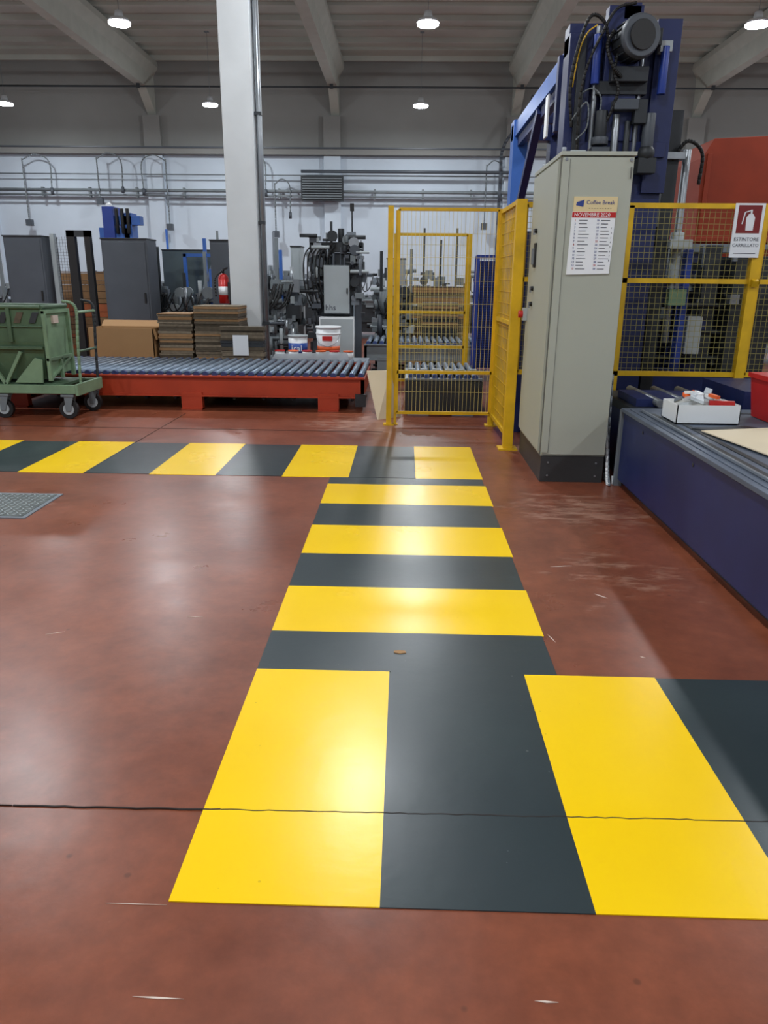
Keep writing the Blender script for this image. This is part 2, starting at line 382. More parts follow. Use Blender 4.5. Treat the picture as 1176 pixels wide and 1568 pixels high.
# ---------------------------------------------------------------- yellow fences
b=B()
def post(x,y,z1,w=.06,k='fy',z0=0):
    b.beam((x,y,z0),(x,y,z1),w,k); b.box(x-w,x+w,y-w,y+w,z0,z0+.012,k)
post(-.15,7.71,2.14,.055); post(-.085,7.73,2.1,.03)
b.panel((-.07,7.71),(.9,7.71),.13,2.11,'fy','fw',.03,.04,.2,.0022,(.55,))
post(.92,7.74,2.12,.06)
b.panel((.93,7.68),(.945,6.7),.12,2.09,'fy','fy',.035,.05,.1,.004,(1.1,))
post(.95,6.62,2.1,.085)
b.box(.93,.99,6.57,6.62,.0,.03,'fy')
b.done('safety_fence')
b=B()
b.panel((.99,6.64),(2.92,6.64),.69,2.06,'fy','fwd',.04,.045,.045,.0022,(1.47,))
post(2.93,6.64,2.08,.08); post(1.86,6.64,2.06,.04)
b.beam((2.93,6.6,1.47),(2.93,6.56,1.45),.05,'fy'); 
b.panel((2.97,6.64),(4.6,6.64),.69,2.06,'fy','fwd',.04,.045,.045,.0022,(1.47,)); post(4.63,6.64,2.08,.07)
b.done('safety_fence')
b=B()
post(-.13,10.2,2.03,.05); post(.83,10.2,2.03,.05)
b.panel((-.1,10.2),(.8,10.2),.15,2.02,'fy','fw',.035,.06,.12,.0025,(1.05,.6))
b.done('safety_fence')
b=B(); ys=6.585
b.box(2.69,2.93,ys,ys+.012,1.66,2.08,'paper'); b.box(2.715,2.905,ys-.002,ys,1.85,2.065,'signred')
b.prism([(2.79,1.87),(2.85,1.87),(2.855,1.97),(2.835,2.0),(2.805,2.0),(2.785,1.97)],'Y',ys-.004,ys-.002,'paper')
b.beam((2.82,ys-.003,2.0),(2.82,ys-.003,2.03),.012,'paper'); b.beam((2.82,ys-.003,2.025),(2.77,ys-.003,2.01),.008,'paper')
b.beam((2.77,ys-.003,2.01),(2.755,ys-.003,1.92),.008,'paper')
b.text('ESTINTORE',.04,fm(2.81,ys-.001,1.79),'ink'); b.text('CARRELLATO',.035,fm(2.81,ys-.001,1.745),'ink')
b.box(2.72,2.9,ys-.001,ys,1.69,1.695,'ink')
b.done('fire_extinguisher_sign')

# ---------------------------------------------------------------- low blue machine (right foreground)
b=B()
b.box(1.6,3.9,.2,5.36,.06,.56,'navy'); b.box(1.66,3.9,.2,5.3,0,.06,'dk')
b.box(1.58,3.9,.2,5.38,.56,.585,'top')
b.box(1.62,3.9,.3,5.3,.585,.59,'top')
for x in (1.70,1.78): b.box(x,x+.035,.4,5.1,.59,.594,'dk')
for y in (5.15,4.6,3.2,2.2): b.box(1.82,3.8,y,y+.02,.59,.594,'dk')
b.beam((1.67,.3,.6),(1.67,5.2,.6),.015,'alu')
for y in (4.9,4.0,3.0,2.0): b.cyl((1.595,y,.5),(1.60,y,.5),.012,'dk',8)
b.box(1.585,1.64,5.38,5.42,.0,.57,'alu')
b.box(1.58,1.63,5.42,5.45,0,.06,'white')
b.box(1.70,3.9,5.36,6.5,.0,.5,'navy'); b.box(1.7,3.9,5.40,6.5,.5,.56,'dk')
b.box(1.75,2.4,5.6,6.1,.56,.62,'navy'); b.box(2.5,3.3,5.5,6.3,.56,.7,'navy')
for x in (1.9,2.1,2.3): b.cyl((x,5.5,.6),(x,6.3,.6),.03,'steel',10)
b.done('low_conveyor_machine',.004)
b=B(); x0,x1,y0,y1,z0=1.74,2.14,4.72,5.0,.595
b.box(x0,x1,y0,y1,z0,z0+.006,'white')
for a in ((x0,x1,y0,y0+.006),(x0,x1,y1-.006,y1),(x0,x0+.006,y0,y1),(x1-.006,x1,y0,y1)): b.box(*a,z0,z0+.12,'white')
b.prism([(x0+.01,y0+.01),(x1-.01,y0+.01),(x1-.01,y1-.01),(x0+.01,y1-.01)],'Z',z0+.006,z0+.07,'cream')
for i in range(20):
    cx=random.uniform(x0+.05,x1-.05); cy=random.uniform(y0+.05,y1-.05); h=random.uniform(.1,.18)
    a=random.uniform(0,3.14); w=random.uniform(.025,.05)
    d=Vector((math.cos(a),math.sin(a),random.uniform(-.4,.4)))*w; e=Vector((-math.sin(a),math.cos(a),random.uniform(-.5,.5)))*w*.7
    c=Vector((cx,cy,z0+h)); P=[c-d-e,c+d-e,c+d+e,c-d+e]; up=Vector((0,0,.010))
    b.hexa([p-up for p in P]+[p+up for p in P],['white','film','film','lgrey','film','alu','white','film','orange','film'][i%10])
b.beam((1.95,4.76,z0+.13),(2.1,4.74,z0+.13),.03,'redp')
b.done('parts_carton')
b=B(); z=.6
b.hexa([(1.8,4.45,z),(1.93,3.62,z),(2.6,3.5,z),(2.6,4.55,z),(1.8,4.45,z+.006),(1.93,3.62,z+.006),(2.6,3.5,z+.03),(2.6,4.55,z+.03)],'cream')
b.hexa([(1.9,3.3,z),(2.0,3.0,z),(2.6,3.1,z),(2.6,3.42,z),(1.9,3.3,z+.005),(2.0,3.0,z+.005),(2.6,3.1,z+.005),(2.6,3.42,z+.005)],'cream')
b.hexa([(1.78,4.55,z-.005),(1.86,4.5,z-.005),(2.2,4.6,z-.005),(2.15,4.66,z-.005),(1.78,4.55,z),(1.86,4.5,z),(2.2,4.6,z),(2.15,4.66,z)],'dk')
b.done('cardboard_sheet')
b=B(); x0,x1,y0,y1,z0=2.34,2.75,4.75,5.1,.595
b.hexa([(x0+.03,y0+.03,z0),(x1-.03,y0+.03,z0),(x1-.03,y1-.03,z0),(x0+.03,y1-.03,z0),(x0,y0,z0+.28),(x1,y0,z0+.28),(x1,y1,z0+.28),(x0,y1,z0+.28)],'redp')
b.box(x0-.012,x1+.012,y0-.012,y1+.012,z0+.26,z0+.29,'redp')
for i in range(5): b.box(x0+.03+i*.08,x0+.045+i*.08,y0-.006,y0+.02,z0+.03,z0+.26,'redp')
for i in range(9):
    c=Vector((random.uniform(x0+.06,x1-.06),random.uniform(y0+.05,y1-.05),z0+random.uniform(.28,.36)))
    r=random.uniform(.05,.09); b.cyl(c,c+Vector((random.uniform(-.05,.05),random.uniform(-.05,.05),.07)),r,random.choice(['white','film']),6,r*.4)
b.done('red_crate')

# ---------------------------------------------------------------- blue palletizer
b=B()
b.box(1.33,1.52,7.05,7.3,0,3.42,'navy')
b.box(1.40,1.46,7.0,7.05,1.9,3.4,'dk')
b.box(1.96,2.22,7.1,7.35,0,3.5,'navy'); b.box(2.04,2.24,7.05,7.1,2.2,3.52,'navy')
b.box(1.33,2.22,7.1,7.3,3.28,3.5,'navy'); b.box(1.52,1.96,7.12,7.3,2.25,3.3,'navy')
b.box(1.36,2.2,7.02,7.1,2.48,2.6,'navy')
b.box(1.62,1.9,7.0,7.12,2.6,3.6,'navy'); b.box(1.56,1.98,6.98,7.06,2.95,3.05,'dk')
for x in (1.56,1.93): b.cyl((x,7.03,2.2),(x,7.03,3.45),.022,'steel',10)
b.cyl((1.54,6.96,3.02),(1.54,6.96,3.38),.035,'navy2',12); b.cyl((1.54,6.96,3.38),(1.54,6.96,3.44),.02,'steel',10)
b.cyl((2.10,6.98,2.95),(2.10,6.98,3.3),.035,'navy2',12); b.box(2.05,2.15,6.96,7.05,3.26,3.34,'lgrey')
b.cyl((1.80,7.05,3.33),(1.84,6.82,3.33),.15,'dk',24); b.cyl((1.84,6.82,3.33),(1.846,6.78,3.33),.165,'dk2',24,.15)
b.cyl((1.846,6.78,3.33),(1.85,6.765,3.33),.11,'blk',20)
for i in range(16):
    a=i*math.pi/8; dx,dz=math.cos(a)*.155,math.sin(a)*.155
    b.beam((1.80+dx,7.03,3.33+dz),(1.835+dx,6.84,3.33+dz),.012,'dk')
b.box(1.93,2.03,6.86,6.98,3.28,3.4,'dk'); b.box(1.74,1.88,7.0,7.08,3.5,3.62,'navy')
b.box(1.66,1.96,6.9,7.04,3.03,3.14,'dk'); b.box(1.7,1.9,6.88,7.02,2.82,2.9,'dk2'); b.box(1.88,1.98,6.9,7.0,2.72,2.9,'dk')
b.cyl((1.62,6.95,2.62),(1.62,6.95,2.82),.05,'dk',12); b.cyl((1.62,6.95,2.56),(1.62,6.95,2.62),.07,'dk2',12)
b.cyl((2.02,6.95,2.5),(2.02,6.95,2.8),.05,'dk2',12); b.sphere((2.02,6.95,2.5),.07,'dk')
b.box(1.55,1.7,6.9,7.02,2.4,2.54,'dk2'); b.box(1.95,2.1,6.9,7.02,2.34,2.46,'dk')
b.cyl((1.75,6.98,2.2),(1.75,6.98,2.8),.03,'steel',10); b.cyl((1.85,6.98,2.2),(1.85,6.98,2.75),.025,'dk',10)
b.smoothpath([(1.38,6.98,2.7),(1.34,6.95,3.0),(1.38,6.93,3.3),(1.46,6.92,3.5),(1.58,6.95,3.46),(1.64,6.98,3.3)],.014,'blk')
b.smoothpath([(1.44,6.98,2.5),(1.42,6.92,2.9),(1.46,6.9,3.15),(1.55,6.9,3.36),(1.66,6.93,3.55),(1.82,6.95,3.6)],.012,'blk')
b.smoothpath([(1.36,6.97,3.0),(1.39,6.95,3.25),(1.44,6.93,3.38),(1.52,6.93,3.44)],.006,'fy')
b.smoothpath([(1.43,6.96,2.95),(1.52,6.92,2.98),(1.6,6.93,2.9),(1.58,6.95,2.7)],.007,'mgrey')
b.smoothpath([(1.72,6.96,3.3),(1.68,6.9,3.1),(1.72,6.88,2.95),(1.66,6.92,2.75),(1.6,6.95,2.7)],.014,'blk')
b.smoothpath([(1.37,6.97,2.75),(1.48,6.92,2.88),(1.5,6.93,2.7),(1.42,6.96,2.6)],.007,'mgrey')
b.smoothpath([(1.66,6.94,3.4),(1.6,6.88,3.28),(1.66,6.86,3.12),(1.74,6.9,3.06)],.016,'blk')
b.box(1.46,1.62,7.3,11.4,3.34,3.52,'blue'); b.box(1.5,1.58,7.3,11.4,3.22,3.34,'navy')
b.box(1.95,2.11,7.35,11.4,3.34,3.52,'navy')
b.box(1.44,1.64,11.2,11.5,0,3.55,'blue'); b.box(1.95,2.15,11.2,11.5,0,3.55,'navy'); b.box(1.44,2.15,11.25,11.45,3.3,3.5,'navy')
b.box(1.44,1.46,8.6,8.75,2.9,3.3,'white'); b.box(1.42,1.46,8.0,8.1,2.85,3.5,'navy')
b.beam((1.5,11.3,2.0),(1.5,9.4,3.3),.09,'navy')
for y in (8.2,9.4,10.4): b.box(1.48,2.1,y,y+.1,3.36,3.48,'navy')
b.box(1.1,1.5,7.4,8.2,.0,1.9,'navy'); b.box(1.55,1.98,7.6,8.6,0,1.55,'navy')
b.box(2.35,3.2,8.0,9.2,0,1.75,'navy'); b.box(2.3,3.3,7.95,9.25,1.75,1.83,'alu')
b.box(2.3,2.42,7.3,7.42,0,2.9,'dk'); b.box(2.27,2.46,7.25,7.46,2.5,2.56,'steel')
b.cyl((2.52,7.4,.9),(2.52,7.4,2.6),.035,'steel',10); b.cyl((2.52,7.4,1.45),(2.52,7.4,1.9),.06,'lgrey',12)
b.box(2.46,2.62,7.25,7.36,1.25,1.4,'lgreen'); b.box(2.4,2.6,7.2,7.35,1.75,1.83,'lgrey')
b.smoothpath([(2.36,7.3,2.5),(2.45,7.22,2.64),(2.6,7.25,2.55),(2.62,7.3,2.3)],.016,'blk')
b.beam((2.2,7.3,2.1),(2.2,7.3,2.45),.04,'orangep')
for z in (.75,1.0,1.25): b.cyl((1.95,7.5,z),(3.1,7.5,z),.025,'dk',8)
b.box(2.85,3.0,7.5,7.7,0,1.8,'dk'); b.box(2.0,2.25,7.4,7.6,.6,1.2,'dk'); b.box(2.7,2.84,7.35,7.5,.8,1.15,'lgrey')
b.box(2.6,2.66,7.32,7.44,.62,1.75,'navy2'); b.box(3.1,3.5,7.4,8.0,0,1.7,'dk')
for i in range(56):
    x=random.uniform(1.9,3.4); y=random.uniform(7.3,7.9); z=random.uniform(.6,1.85); w=random.uniform(.03,.12)
    b.box(x,x+w,y,y+w,z,z+random.uniform(.03,.2),random.choice(['dk','mgrey','navy','lgrey','alu','navy2','steel']))
b.box(1.95,3.5,7.35,8.0,.0,.62,'navy')
b.done('palletizer',.004)
b=B()
b.prism([(3.95,2.0),(3.92,3.05),(4.05,3.28),(5.4,3.35),(5.4,2.0)],'Y',10.9,12.3,'hop')
b.prism([(4.1,1.2),(3.95,2.0),(5.4,2.0),(5.1,1.2)],'Y',11.0,12.2,'hop')
for x in (4.1,5.1):
    for y in (11.05,12.1): b.beam((x,y,0),(x,y,1.9),.09,'dk')
b.box(3.98,4.04,10.88,10.9,2.0,3.1,'hop'); b.box(3.92,5.4,10.87,10.9,2.0,2.06,'hop')
b.done('orange_hopper',.006)

# ---------------------------------------------------------------- roller conveyors
def conveyor(x0,x1,y0,y1,zt,k,pitch=.105,legs=()):
    global b
    b=B()
    b.box(x0,x1,y0,y0+.05,zt-.25,zt-.01,k); b.box(x0,x1,y0-.04,y0,zt-.03,zt-.01,k); b.box(x0,x1,y0-.035,y0,zt-.25,zt-.23,k)
    b.box(x0,x1,y1-.05,y1,zt-.25,zt-.01,k); b.box(x1-.04,x1,y0,y1,zt-.22,zt-.04,k); b.box(x0,x0+.04,y0,y1,zt-.22,zt-.04,k)
    n=int((x1-x0-.1)/pitch)
    for i in range(n+1):
        x=x0+.06+i*pitch
        b.cyl((x,y0+.05,zt),(x,y1-.05,zt),.033,'roll',12); b.cyl((x,y0+.0,zt),(x,y0+.05,zt),.034,'rollend',8)
        b.cyl((x,y1-.05,zt),(x,y1,zt),.03,'rollend',8)
    b.box(x0+.04,x1-.04,y0+.05,y1-.05,zt-.16,zt-.12,'dk')
    for x in legs:
        b.box(x,x+.24,y0-.03,y0+.06,0,zt-.2,k); b.box(x-.0,x+.24,y0-.06,y0+.08,0,.015,k)
        b.box(x,x+.24,y1-.08,y1,0,zt-.2,k); b.box(x+.08,x+.16,y0,y1,.06,.12,k)
    for z,o in ((.13,.3),(.1,.6),(.13,.9)): b.cyl((x0+.1,y0+o,z),(x1-.1,y0+o,z),.015,'dk',8)
    for i in range(int((x1-x0)/.35)):
        x=x0+.3+i*.35
        b.cyl((x,y0+.2,.1),(x,y1-.2,.1),.02,'dk',8)
    return b
conveyor(-4.75,-.45,8.5,10.1,.4,'red',legs=(-4.6,-2.56,-.98))
b.box(-.55,-.43,8.45,8.5,.06,.2,'dk')
b.done('roller_conveyor')
conveyor(.02,.88,8.35,9.7,.42,'alu',.09,legs=(.05,.55))
for i in range(6): b.box(.05+i*.14,.13+i*.14,8.5,8.62,.46,.49,'mgrey')
b.box(.02,.88,8.3,8.34,.05,.38,'dk')
b.done('roller_conveyor')
conveyor(-.6,1.35,11.3,12.6,.55,'mgrey',.1,legs=(-.4,.5)); b.done('roller_conveyor')
b=B(); b.hexa([(-.27,7.98,0),(-.02,8.2,0),(-.03,8.21,0),(-.28,7.99,0),(-.40,8.2,.5),(-.15,8.28,.5),(-.16,8.295,.5),(-.41,8.215,.5)],'cream'); b.done('leaning_board')

# ---------------------------------------------------------------- green cart
b=B()
XL,XR,YF,YB=-5.1,-3.74,7.76,8.36
T=[(XL,YF,1.15),(XR,YF,1.15),(XR,YB,1.15),(XL,YB,1.15)]
Mi=[(XL+.01,YF+.01,.80),(XR-.01,YF+.01,.80),(XR-.01,YB-.01,.80),(XL+.01,YB-.01,.80)]
Bo=[(XL+.35,YF+.07,.42),(XR-.06,YF+.07,.42),(XR-.06,YB-.06,.42),(XL+.35,YB-.06,.42)]
def ring(A,C,k,off=.015):
    ca=Vector((sum(p[0] for p in A)/4,sum(p[1] for p in A)/4,0))
    def inn(p): 
        p=Vector(p); d=(Vector((p.x,p.y,0))-ca).normalized()*off*1.6; return tuple(p-d)
    for j in range(4):
        q=(j+1)%4; a0,a1,c0,c1=A[j],A[q],C[j],C[q]
        b.hexa([c0,c1,inn(c1),inn(c0),a0,a1,inn(a1),inn(a0)],k)
ring(T,Mi,'green'); ring(Mi,Bo,'green'); b.hexa([(p[0],p[1],.41) for p in Bo]+[(p[0],p[1],.43) for p in Bo],'green')
for j in range(4): b.path([T[j],T[(j+1)%4]],.022,'green',8)
b.box(XL,XR,YF-.012,YF,.95,.965,'green')
for i in range(8):
    x=-5.0+i*.16
    b.prism([(x,.99),(x+.07,.99),(x+.12,1.1),(x+.05,1.1)],'Y',YF-.006,YF,'dk' if i%2 else 'cardd')
for x in (-4.6,-4.1): b.box(x,x+.04,YF-.02,YF,.8,1.15,'green')
xe=XR+.015
for y in (YF+.02,YB-.02): b.beam((xe,y,1.12),(xe,y,.40),.04,'lgreen')
for z in (1.1,.62): b.beam((xe,YF,z),(xe,YB,z),.035,'lgreen')
b.beam((xe,(YF+YB)/2,.62),(xe,(YF+YB)/2,.4),.035,'lgreen')
b.beam((xe,YF+.02,.42),(xe,YB-.04,.62),.03,'lgreen')
b.box(XR-.004,XR+.004,YF,YB,.45,1.14,'lgreen')
b.box(XR,XR+.03,YF+.2,YF+.32,.98,1.06,'chalk')
for x in (-4.75,-4.2):
    b.beam((x,YF-.0,.36),(x-.22,YF-.0,.74),.035,'lgreen'); b.beam((x,YF-.0,.36),(x+.2,YF-.0,.7),.035,'lgreen')
b.beam((-5.05,YF-.0,.74),(-3.76,YF-.0,.74),.03,'green')
b.prism([(-4.1,.38),(-3.8,.38),(-3.78,.62),(-3.86,.64)],'Y',YF-.01,YF+.01,'lgreen')
for y in (YF+.0,YB+.0): b.box(-5.2,-3.46,y-.03,y+.03,.27,.36,'lgreen' if y<8 else 'green')
for x in (-5.18,-4.3,-3.9,-3.52): b.box(x,x+.06,YF,YB,.28,.35,'green')
b.box(-5.0,-3.6,YF+.03,YB-.03,.34,.37,'green')
b.box(-3.46,-3.43,YF-.03,YB+.03,.25,.37,'lgreen')
for x,y in ((-3.57,7.79),(-4.27,7.79),(-3.52,8.3),(-4.9,8.3),(-4.95,7.79)):
    b.cyl((x,y-.025,.1),(x,y+.025,.1),.1,'blk',20); b.cyl((x,y-.03,.1),(x,y+.03,.1),.06,'lgrey',16); b.cyl((x,y-.04,.1),(x,y+.04,.1),.02,'dk',10)
    for s in (-.042,.036): b.prism([(x-.025,.08),(x+.025,.08),(x+.07,.24),(x-.03,.24)],'Y',y+s,y+s+.006,'mgrey')
    b.box(x-.06,x+.08,y-.05,y+.05,.235,.262,'mgrey')
for y in (YF+.12,YB-.02):
    b.smoothpath([(-3.46,y,.3),(-3.44,y,.8),(-3.42,y,1.1),(-3.46,y,1.19),(-3.56,y,1.21)],.015,'lgreen' if y<8 else 'dk')
b.cyl((-3.42,YF+.12,1.1),(-3.42,YB-.02,1.1),.015,'lgreen',8); b.cyl((-3.44,YF+.12,.7),(-3.44,YB-.02,.7),.013,'green',8)
b.done('tipping_cart',.003)

# ---------------------------------------------------------------- cardboard stacks
def stack(x0,x1,y0,y1,z1,ks,t=.03,pallet=True,jit=.012):
    global b
    b=B(); z0=0
    if pallet:
        for y in (y0,(y0+y1)/2-.05,y1-.1): b.box(x0,x1,y,y+.1,0,.09,'kraft')
        for i in range(5):
            w=(x1-x0)/5; b.box(x0+i*w,x0+i*w+w*.8,y0,y1,.09,.115,'kraft')
        z0=.115
    z=z0
    while z<z1:
        h=random.uniform(t*.6,t*1.3); dx=random.uniform(-jit,jit)
        b.box(x0+dx,x1+dx,y0+random.uniform(-jit,jit),y1,z,min(z+h*.92,z1),random.choice(ks)); z+=h
stack(-3.43,-2.96,10.5,11.1,.98,['cardg','cardd','cardg','card'],.035); b.done('cardboard_stack')
stack(-2.92,-2.3,10.5,11.08,1.09,['cardg','cardd','cardg','card'],.035); b.done('cardboard_stack')
stack(-2.5,-1.92,10.25,10.42,.78,['cardd','dk','cardg'],.04); b.box(-2.52,-1.9,10.23,10.43,.78,.83,'cardd'); b.box(-2.33,-2.12,10.222,10.23,.45,.72,'paper'); b.done('cardboard_stack')
# open kraft carton: four walls and tilted flaps
b=B(); x0,x1,y0,y1,h=-4.4,-3.48,10.42,10.95,.78
b.box(x0,x1,y0,y0+.012,0,h,'kraft'); b.box(x0,x1,y1-.012,y1,0,h,'kraft'); b.box(x0,x0+.012,y0,y1,0,h,'kraft'); b.box(x1-.012,x1,y0,y1,0,h,'kraft'); b.box(x0,x1,y0,y1,0,.01,'kraft')
b.hexa([(x0,y1-.012,h),(x1,y1-.012,h),(x1,y1,h),(x0,y1,h),(x0,y1+.1,h+.08),(x1,y1+.1,h+.08),(x1,y1+.11,h+.07),(x0,y1+.11,h+.07)],'kraft')
b.hexa([(x1-.012,y0,h),(x1,y0,h),(x1,y1,h),(x1-.012,y1,h),(x1+.03,y0+.01,h-.15),(x1+.035,y0+.01,h-.15),(x1+.035,y1-.01,h-.15),(x1+.03,y1-.01,h-.15)],'kraft')
b.box(x0,x1,y0-.002,y0,.38,.4,'card'); b.done('cardboard_box')
stack(-6.6,-5.5,14.6,15.2,1.55,['card','kraft','orangep','card'],.12); b.done('carton_pallet')
stack(.0,1.1,14.4,15.2,1.35,['cardd','card','cardg'],.05); b.done('cardboard_stack')
stack(.3,.9,12.8,13.4,1.1,['cardd','card','dk'],.05); b.done('cardboard_stack')

b=B(); b.box(-1.85,-.5,10.3,10.85,.34,.38,'alu')
for x in (-1.82,-.56):
    for y in (10.33,10.8): b.beam((x,y,0),(x,y,.34),.04,'alu')
b.done('low_bench')
b=B()
for i in range(6):
    x=-1.8+i*.19
    b.cyl((x+.08,10.39,.38),(x+.08,10.39,.5),.065,'white',12,.07); b.cyl((x+.08,10.39,.5),(x+.08,10.39,.515),.073,'orange' if i%2 else 'redp',12)
b.hexa([(-1.82,10.31,.4),(-.75,10.31,.4),(-.75,10.315,.4),(-1.82,10.315,.4),(-1.78,10.31,.47),(-.78,10.31,.5),(-.78,10.315,.5),(-1.78,10.315,.47)],'film')
b.done('wrapped_tubs')
b=B(); c=(-1.07,10.66)
b.cyl((*c,.38),(*c,.80),.15,'white',24,.17); b.cyl((*c,.80),(*c,.83),.178,'white',24); b.cyl((*c,.72),(*c,.74),.176,'white',24)
b.cyl((*c,.5),(*c,.56),.158,'orange',24,.161); b.box(-1.14,-1.0,10.485,10.50,.64,.7,'redp')
b.smoothpath([(-1.24,10.64,.75),(-1.2,10.52,.62),(-1.07,10.49,.56),(-.94,10.52,.62),(-.9,10.64,.75)],.004,'steel',6); b.done('paint_bucket')
b=B(); c=(-1.5,10.64)
b.cyl((*c,.38),(*c,.68),.125,'white',24,.135); b.cyl((*c,.68),(*c,.705),.142,'lgrey',24); b.cyl((*c,.46),(*c,.6),.132,'bluec',24,.136)
b.text('ical',.12,fm(-1.5,10.50,.49),'paper'); b.done('paint_bucket')

# ---------------------------------------------------------------- pillar
b=B(); b.box(-2.55,-2.12,11.2,11.75,0,7.25,'pillar')
b.prism([(-2.75,7.0),(-2.55,6.6),(-2.12,6.6),(-1.92,7.0),(-1.92,7.25),(-2.75,7.25)],'Y',11.2,11.75,'pillar')
b.done('pillar',.015)
b=B(); b.cyl((-2.06,11.3,0),(-2.06,11.3,6.5),.035,'steel',12)
for z in (.8,2.2,3.6,5.0,6.2): b.box(-2.115,-2.02,11.26,11.34,z,z+.04,'dk')
b.box(-2.115,-2.05,11.4,11.5,0,6.5,'mgrey'); b.done('pillar_downpipe')
b=B(); b.cyl((-2.68,11.35,1.1),(-2.68,11.35,1.45),.075,'redp',16); b.sphere((-2.68,11.35,1.45),.075,'redp'); b.cyl((-2.68,11.35,1.5),(-2.68,11.35,1.58),.02,'blk',8)
b.beam((-2.68,11.35,1.57),(-2.6,11.28,1.6),.02,'blk'); b.smoothpath([(-2.68,11.3,1.56),(-2.78,11.26,1.45),(-2.78,11.26,1.2)],.012,'blk'); b.cyl((-2.68,11.35,1.22),(-2.68,11.35,1.34),.077,'paper',16)
b.box(-2.61,-2.552,11.3,11.4,1.15,1.4,'dk'); b.done('fire_extinguisher')

# ---------------------------------------------------------------- machines behind
def clutter(x0,x1,y0,y1,z0,z1,n,ks,sz=(.04,.16)):
    for i in range(n):
        x=random.uniform(x0,x1); y=random.uniform(y0,y1); z=random.uniform(z0,z1)
        w=random.uniform(*sz); h=random.uniform(*sz); k=random.choice(ks); r=random.random()
        if r<.45: b.box(x-w/2,x+w/2,y,y+w,z-h/2,z+h/2,k)
        elif r<.65: b.cyl((x,y,z-h),(x,y,z+h),w*.25,k,8)
        elif r<.85: b.cyl((x-w,y,z),(x+w,y,z),w*.2,k,8)
        else: b.cyl((x,y-.03,z),(x,y+.04,z),w*.5,k,14)
G_=['dk','mgrey','alu','dk2','steel','dk','mgrey','lgrey','dk2']
b=B()
b.box(-1.5,-.72,12.05,12.6,.0,.5,'dk'); b.box(-1.45,-1.38,12.0,12.1,0,1.95,'dk2'); b.box(-.78,-.68,12.0,12.1,0,1.95,'dk2')
b.box(-1.48,-.66,12.0,12.3,1.86,2.0,'dk'); b.box(-1.4,-.75,12.1,12.4,.5,1.85,'dk2')
b.box(-1.25,-.86,11.85,12.02,.95,1.66,'lgrey'); b.box(-1.235,-.875,11.84,11.85,.965,1.645,'lgrey'); b.box(-.9,-.88,11.82,11.84,1.25,1.33,'blk')
b.text('hhs',.12,fm(-1.15,11.838,1.0),'ink'); 
b.box(-1.32,-.78,11.75,12.02,.0,.9,'white'); b.box(-1.30,-.80,11.74,11.75,.03,.87,'lgrey')
clutter(-1.5,-.65,11.9,12.05,1.65,2.1,40,G_); clutter(-1.5,-1.28,11.85,12.05,.6,1.9,36,G_); clutter(-.82,-.65,11.85,12.05,.9,1.9,22,G_)
b.cyl((-1.15,12.1,2.0),(-1.15,12.1,2.3),.02,'dk',8); b.cyl((-1.0,12.1,2.0),(-1.0,12.1,2.2),.05,'dk',12)
b.cyl((-.83,12.1,2.0),(-.83,12.1,2.45),.012,'dk',8); b.box(-.86,-.8,12.08,12.12,2.45,2.56,'blk')
for i in range(7):
    x=-1.44+i*.06; b.smoothpath([(x,11.95,1.95),(x-.1,11.88,1.8),(x-.12,11.86,1.5),(x-.05+random.uniform(-.05,.05),11.88,1.2),(x,11.95,1.0)],.011,'blk',6)
b.done('gluing_machine',.003)
def machine(name,x0,x1,y0,y1,h,seed,n=60,ks=G_,tall=0):
    global b
    random.seed(seed); b=B()
    for y in (y0,y1-.06):
        b.box(x0,x1,y,y+.06,h*.55,h*.55+.1,'mgrey'); b.box(x0,x1,y,y+.05,h*.25,h*.25+.05,'dk')
    k=max(2,int((x1-x0)/.7))
    for i in range(k+1):
        x=x0+(x1-x0-.08)*i/k
        for y in (y0,y1-.08): b.box(x,x+.08,y,y+.08,0,h*(.9 if i%2 else .7),'mgrey' if i%3 else 'dk')
    b.box(x0,x1,y0+.08,y1-.08,h*.1,h*.5,'dk')
    for i in range(int((x1-x0)/.16)): b.cyl((x0+.08+i*.16,y0+.06,h*.62),(x0+.08+i*.16,y1-.06,h*.62),.04,'steel',10)
    clutter(x0,x1,y0-.05,y1,h*.5,h,n,ks,(.06,.24)); clutter(x0,x1,y0-.06,y0,h*.1,h*.6,n//2,ks,(.05,.2))
    for i in range(tall):
        x=random.uniform(x0,x1); b.box(x,x+.05,y0+.1,y0+.15,h*.4,h*random.uniform(1.2,1.6),random.choice(['alu','dk','blue','mgrey'])) 
    for i in range(n//12):
        x=random.uniform(x0,x1-.4); b.smoothpath([(x,y0-.05,h*.9),(x+.1,y0-.1,h*.7),(x+.25,y0-.1,h*.75),(x+.35,y0,h*.95)],.012,'blk',6)
    b.done(name)
GL=['mgrey','alu','lgrey','dk','steel','mgrey','dk2','lgrey']
machine('folding_machine',-2.45,-1.72,12.2,13.0,1.45,1,150,GL,tall=3)
machine('feeder_unit',-.5,.1,13.0,13.8,1.3,2,80,GL,tall=2)
machine('slotting_machine',-5.0,-3.4,14.0,14.8,1.25,3,110,tall=6)
machine('printing_machine',-8.5,3.0,19.5,21.5,1.7,4,260,tall=14)
machine('stitching_machine',-9.5,-7.2,14.5,15.5,1.3,5,60,tall=4)
machine('packing_machine',3.6,7.5,14.5,16.5,1.9,6,140,['dk','navy','mgrey','lgrey','navy2','alu'],tall=8)

